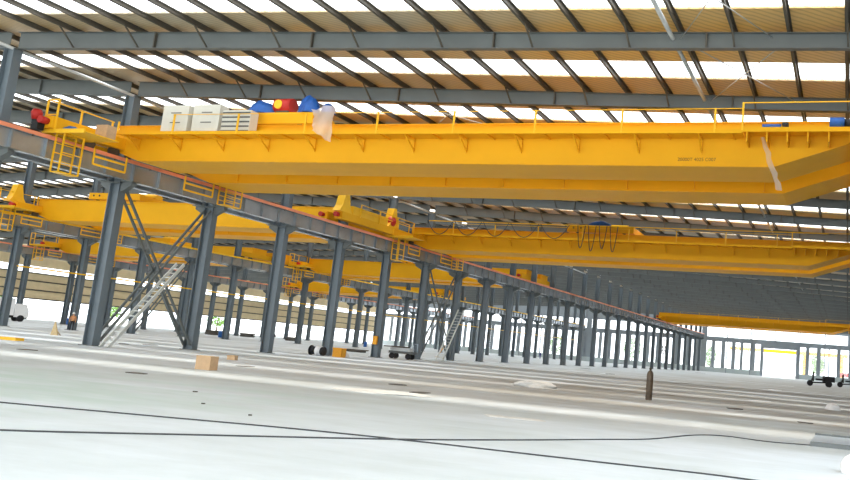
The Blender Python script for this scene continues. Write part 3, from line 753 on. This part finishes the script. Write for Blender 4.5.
# people far back between the columns
def person(x, y, rz, top, legs, label):
    me = bpy.data.meshes.new('body'); V = []; E = []; Rr = []
    def p(a, b, c, r, par=None):
        V.append((a, b, c)); Rr.append(r)
        if par is not None: E.append((par, len(V) - 1))
        return len(V) - 1
    pel = p(0, 0, .95, .15); ch = p(0, 0, 1.25, .17, pel); nk = p(0, 0, 1.47, .07, ch); hd = p(0, -.01, 1.58, .095, nk); p(0, -.01, 1.70, .085, hd)
    for sx in (-1, 1):
        sh = p(sx * .19, 0, 1.40, .075, ch); el = p(sx * .25, .03, 1.12, .05, sh); wr = p(sx * .24, -.08, .88, .038, el); p(sx * .24, -.11, .78, .035, wr)
        hp = p(sx * .1, 0, .88, .1, pel); kn = p(sx * .11, -.04 * sx, .48, .065, hp); an = p(sx * .12, -.02 * sx, .08, .045, kn); p(sx * .13, -.17, .04, .04, an)
    me.from_pydata(V, E, [])
    tmp = bpy.data.objects.new('tmp', me); C.objects.link(tmp); tmp.modifiers.new('s', 'SKIN')
    for i, r in enumerate(Rr): me.skin_vertices[0].data[i].radius = (r, r)
    me.skin_vertices[0].data[0].use_root = True
    sb = tmp.modifiers.new('d', 'SUBSURF'); sb.levels = 1
    bpy.context.view_layer.update()
    bm_ = bpy.data.meshes.new_from_object(tmp.evaluated_get(bpy.context.evaluated_depsgraph_get())); bpy.data.objects.remove(tmp)
    bm_.materials.clear()
    for k in (top, legs, 'skin'): bm_.materials.append(M[k])
    for f in bm_.polygons:
        z = f.center.z; f.material_index = 1 if z < .95 and abs(f.center.x) < .22 else (2 if z > 1.47 or z < .86 else 0); f.use_smooth = True
    t = empty('person', label, 'person', (x, y, 0), rz=rz)
    b = bpy.data.objects.new('body', bm_); C.objects.link(b); b.parent = t
    MB().lathe(0, -.01, [(.125, 1.66), (.13, 1.70), (.12, 1.77), (.07, 1.82), (.01, 1.835)], 12).build('helmet', 'white', t)
M['skin'] = mat('skin', (196, 150, 120), 0.6); M['overall'] = mat('blue_overalls', (48, 62, 140), 0.8); M['trouser'] = mat('dark_trousers', (44, 42, 44), 0.8); M['shirt'] = mat('orange_shirt', (214, 150, 100), 0.8)
for px, py, rz, a, b, lab in ((471.5, 353.6, .4, 'overall', 'overall', 'person in blue overalls and white helmet standing far back, left of the eighth column'), (540, 357.6, -.3, 'overall', 'overall', 'person in blue overalls and white helmet standing far back, between tenth and eleventh columns'),
        (71, 330.5, .8, 'shirt', 'trouser', 'person in light orange top and dark trousers standing left of the first column')):
    d = right * ((px - PCX) / FPX) + down * ((py - PCY) / FPX) + fwd; q = min(-EYE / d.z, 210) if d.z < 0 else 200
    person(d.x * q, d.y * q, rz, a, b, lab)
t = empty('gas_cylinder', 'tall brown gas cylinder standing alone on the open floor', 'gas cylinder', (-8.3, 36.45, 0))
MB().lathe(0, 0, [(.14, 0), (.15, .03), (.15, 1.08), (.135, 1.18), (.09, 1.25), (.05, 1.29)]).build('bottle', 'rust', t)
MB().lathe(0, 0, [(.04, 1.29), (.055, 1.31), (.055, 1.4), (.03, 1.42)], 10).build('valve_cap', 'dark', t)
def trike(x, y, rz, label):
    t = empty('motor_tricycle', label, 'tricycle', (x, y, 0), rz=rz); t.scale = (1.2, 1.2, 1.2)
    fr = MB(); fr.tube([(-1.3, 0, .45), (-.2, 0, .5), (.9, 0, .55)], .09, 8); fr.tube([(-1.35, 0, .4), (-1.0, 0, 1.35)], .06, 8); fr.build('frame', 'black', t)
    for (a, b) in ((-1.4, 0), (.8, -.5), (.8, .5)): MB().tube([(a, b - .09, .36), (a, b + .09, .36)], .36, 16).build('wheel', 'black', t)
    MB().box(-.75, 0.05, -.2, .2, .75, .95).build('seat', 'black', t)
    MB().tube([(-1.0, -.4, 1.35), (-1.05, 0, 1.4), (-1.0, .4, 1.35)], .04, 8).build('handlebar', 'black', t)
    MB().box(0.1, 1.45, -.6, .6, .62, 1.3).build('cargo_box', 'black', t)
    MB().box(-1.15, -.95, -.25, .25, .6, 1.7).build('front_shield', 'black', t)
trike(-3.5, 127.0, .12, 'dark cargo tricycle parked on the far floor before the end wall')
trike(.6, 139.0, .1, 'dark cargo tricycle cut off at the right photo edge')
t = empty('steel_channel', 'long pale steel channel section lying on floor at right edge', 'steel channel', (.8, 22.8, 0), rz=0)
MB().box(-1.6, 2.5, -1.55, 1.55, .02, .06).build('web', 'metalgrey', t)
for y in (-1.6, 1.55): MB().box(-1.6, 2.5, y, y + .05, 0.0, .11).build('flange', 'steel', t)
o = MB().blob((0, 0, 0), .45, .4, .38, 21, .15, 16, 8, True).build('white_sack', 'white'); o.location = (.35, 16.2, 0); tag(o, 'round white sack at the lower right corner of the floor', 'sack')
o = MB().blob((0, 0, 0), .35, .3, .32, 22, .15, 16, 8, True).build('white_sack', 'white'); o.location = (-.65, 44.5, 0); tag(o, 'small white sack on the brown floor near the right edge', 'sack')
t = empty('warning_wedge', 'small tan wooden wedge board standing on the floor left of the first column', 'wedge', (-56.3, 48.0, 0))
MB().prism([(-.35, 0), (.35, 0), (-.1, 1.0)], 'y', -.05, .05).build('board', 'wood', t); MB().bar((-.05, .05, .5), (.0, .5, 0), .06, .06).build('prop', 'wood', t)
o = MB().box(-.6, .6, -.25, .25, 0, .16).build('yellow_mat', 'yellow2'); o.location = (-43.3, 34.4, 0); tag(o, 'flat yellow beam piece on the floor at the left edge', 'beam piece')

def cablef(pts, label, r=.014):
    # smooth curve through floor points
    P = [Vector((p[0], p[1], r)) for p in pts]; out = []
    for i in range(len(P) - 1):
        p0, p1, p2, p3 = P[max(i - 1, 0)], P[i], P[i + 1], P[min(i + 2, len(P) - 1)]
        for j in range(6):
            t_ = j / 6
            out.append(.5 * ((2 * p1) + (p2 - p0) * t_ + (2 * p0 - 5 * p1 + 4 * p2 - p3) * t_ ** 2 + (3 * p1 - p0 - 3 * p2 + p3) * t_ ** 3))
    out.append(P[-1])
    return tag(MB().tube(out, r, 6).build('floor_cable', 'cable'), label, 'cable', 'cables on the floor')
cablef([(-15.6, 11.4), (-14.59, 11.6), (-11.8, 12.3), (-9.18, 12.94), (-6.9, 13.25), (-6.06, 13.31), (-3.79, 13.43), (-2.18, 13.57), (-1.2, 13.5)], 'black cable crossing the floor from the upper left to the lower middle')
cablef([(-12.6, 8.5), (-11.27, 9.04), (-9.4, 11.0), (-7.35, 13.24), (-5.9, 15.3), (-4.85, 17.05), (-4.1, 18.3), (-3.5, 20.6), (-2.83, 21.3), (-1.8, 21.0), (-.69, 21.36)], 'black cable running nearly level across the floor to the steel channel')

# dust heaps, scraps and debris
def heap(x, y, rx, ry, rz, seed, label, m='dust', nm='dust_heap', cat='dust heap'):
    o = MB().blob((0, 0, 0), rx, ry, rz, seed, .35, 20, 7, True).build(nm, m); o.location = (x, y, -.005); tag(o, label, cat)
heap(-14.2, 24.2, 1.6, .8, .07, 31, 'low pale dust heap on the floor left of centre')
heap(-14.4, 38.8, 1.0, 1.1, .30, 32, 'pale dust heap on the floor in the centre, left of the gas cylinder')
heap(-8.0, 20.0, .8, .35, .03, 33, 'flat thin dust patch on the near floor')
def scrap(x, y, sx, sy, sz, rz, label, m='debris', nm='scrap_board', cat='scrap'):
    p = MB().prism([(-sx, -sy * .6), (-sx * .3, -sy), (sx, -sy * .5), (sx * .8, sy * .7), (0, sy), (-sx * .9, sy * .6)], 'z', 0, sz).build(nm, m); p.location = (x, y, 0); p.rotation_euler = (0, 0, rz); tag(p, label, cat, 'scraps on the floor')
SC = [(137, 373.5, .35, .2, 'dark flat scrap left of the large cardboard box'), (245, 366.5, .4, .25, 'dark scrap with white paper right of the boxes'), (610, 374, .8, .4, 'dark scrap on the far floor beside the distant columns'),
      (735, 409, .35, .5, 'dark scrap on the floor right of the gas cylinder'), (805, 423, .2, .3, 'pair of dark scraps near the steel channel'), (398, 385, .3, .35, 'small dark scrap in mid floor'),
      (700, 373, 1.1, .5, 'dark scrap strip near the last columns'), (420, 393, .4, .3, 'brown scrap at the edge of the low dust heap'), (195, 392, .07, .06, 'tiny dark stone on the near floor'), (203, 404, .04, .04, 'tiny dark pebble near the cable'),
      (250, 415.6, .03, .04, 'single black pebble between the two cables'), (124, 344, .4, .3, 'dark scrap right of the first column foot'), (28, 350, .4, .3, 'dark scrap left of the first column foot'), (150, 345, .6, .3, 'dark offcut between first and second columns'),
      (585, 368.5, .7, .4, 'dark offcut beyond the dust heap'), (760, 401, .7, .35, 'white sheet scrap on the brown floor right of the cylinder'), (775, 390, 1.0, .6, 'white paper sheet farther back on the brown floor'), (788, 386, .8, .6, 'small white paper by the tricycle side')]
def ground_at(px, py):
    d = right * ((px - PCX) / FPX) + down * ((py - PCY) / FPX) + fwd
    t_ = -EYE / d.z
    return d.x * t_, d.y * t_
for i, (px, py, sx, sy, lab) in enumerate(SC):
    x, y = ground_at(px, py); scrap(x, y, sx, sy, .015 if 'white' in lab else .025, i * 1.1, lab, 'white' if lab.startswith(('white', 'small white')) else 'debris')

# ------------------------------------------------------------------ outside: trees, gantry
def tree(x, y, h, r, seed, label):
    t = empty('tree', label, 'tree', (x, y, -.32)); rg = random.Random(seed)
    MB().tube([(0, 0, 0), (.1, 0, h * .3), (0, .1, h * .7)], [.25, .2, .08], 8).build('trunk', 'trunk', t)
    m = MB()
    for i in range(420):
        a = rg.uniform(0, 6.28); u = rg.uniform(-1, 1); q = r * rg.uniform(.3, 1) ** .5
        c = Vector((q * math.cos(a) * math.sqrt(1 - u * u), q * math.sin(a) * math.sqrt(1 - u * u), h * .62 + q * u * h * .38 / r))
        d1 = Vector((rg.uniform(-1, 1), rg.uniform(-1, 1), rg.uniform(-1, 1))).normalized(); d2 = d1.cross(Vector((rg.uniform(-1, 1), 1, .3))).normalized(); s_ = rg.uniform(.25, .5)
        n0 = len(m.v); m.v += [tuple(c - d1 * s_), tuple(c - d2 * s_ * .5), tuple(c + d1 * s_), tuple(c + d2 * s_ * .5)]; m.f.append((n0, n0 + 1, n0 + 2, n0 + 3)); m.sm.append(False)
    m.build('foliage', 'leaf', t)
for i, (x, y, h, r, lab) in enumerate([(-170, 130, 7, 3, 'green tree outside the left wall opening'), (-172, 160, 6, 3, 'green tree outside the left wall, behind second row columns'), (-170, 195, 7, 3.2, 'green tree outside the left wall, far back'),
        (-66, 262, 9, 3.2, 'green tree outside the end wall between ninth and tenth columns'), (-92, 262, 8, 3.2, 'green tree outside the end wall behind second row'), (-8.8, 264, 8, 2.2, 'green tree outside the end wall right of the doorway'), (-41, 262, 8, 2.0, 'green tree outside the end wall behind the last columns')]):
    tree(x, y, h, r, i, lab)
t = empty('gantry_crane', 'yellow gantry crane standing outside beyond the open end doorway', 'gantry crane', (-14, 268, -.32))
MB().box(-22, 14, -.6, .6, 7.6, 8.6).build('bridge', 'yellow2', t)
for x in (1.4, 12): MB().box(x - .7, x + .7, -.5, .5, .02, 7.6).build('leg', 'yellow2', t)
o = MB().box(-2, 2, -.05, .05, 1.9, 3.1).build('red_banner', 'red'); o.location = (-1.0, 254, -.32); 
o2 = MB()
for x in (-1.8, 1.8): o2.box(x - .05, x + .05, -.05, .05, 0, 1.9)
o2.build('banner_post', 'dark', o); tag(o, 'low red banner outside the end wall at the right edge', 'banner')
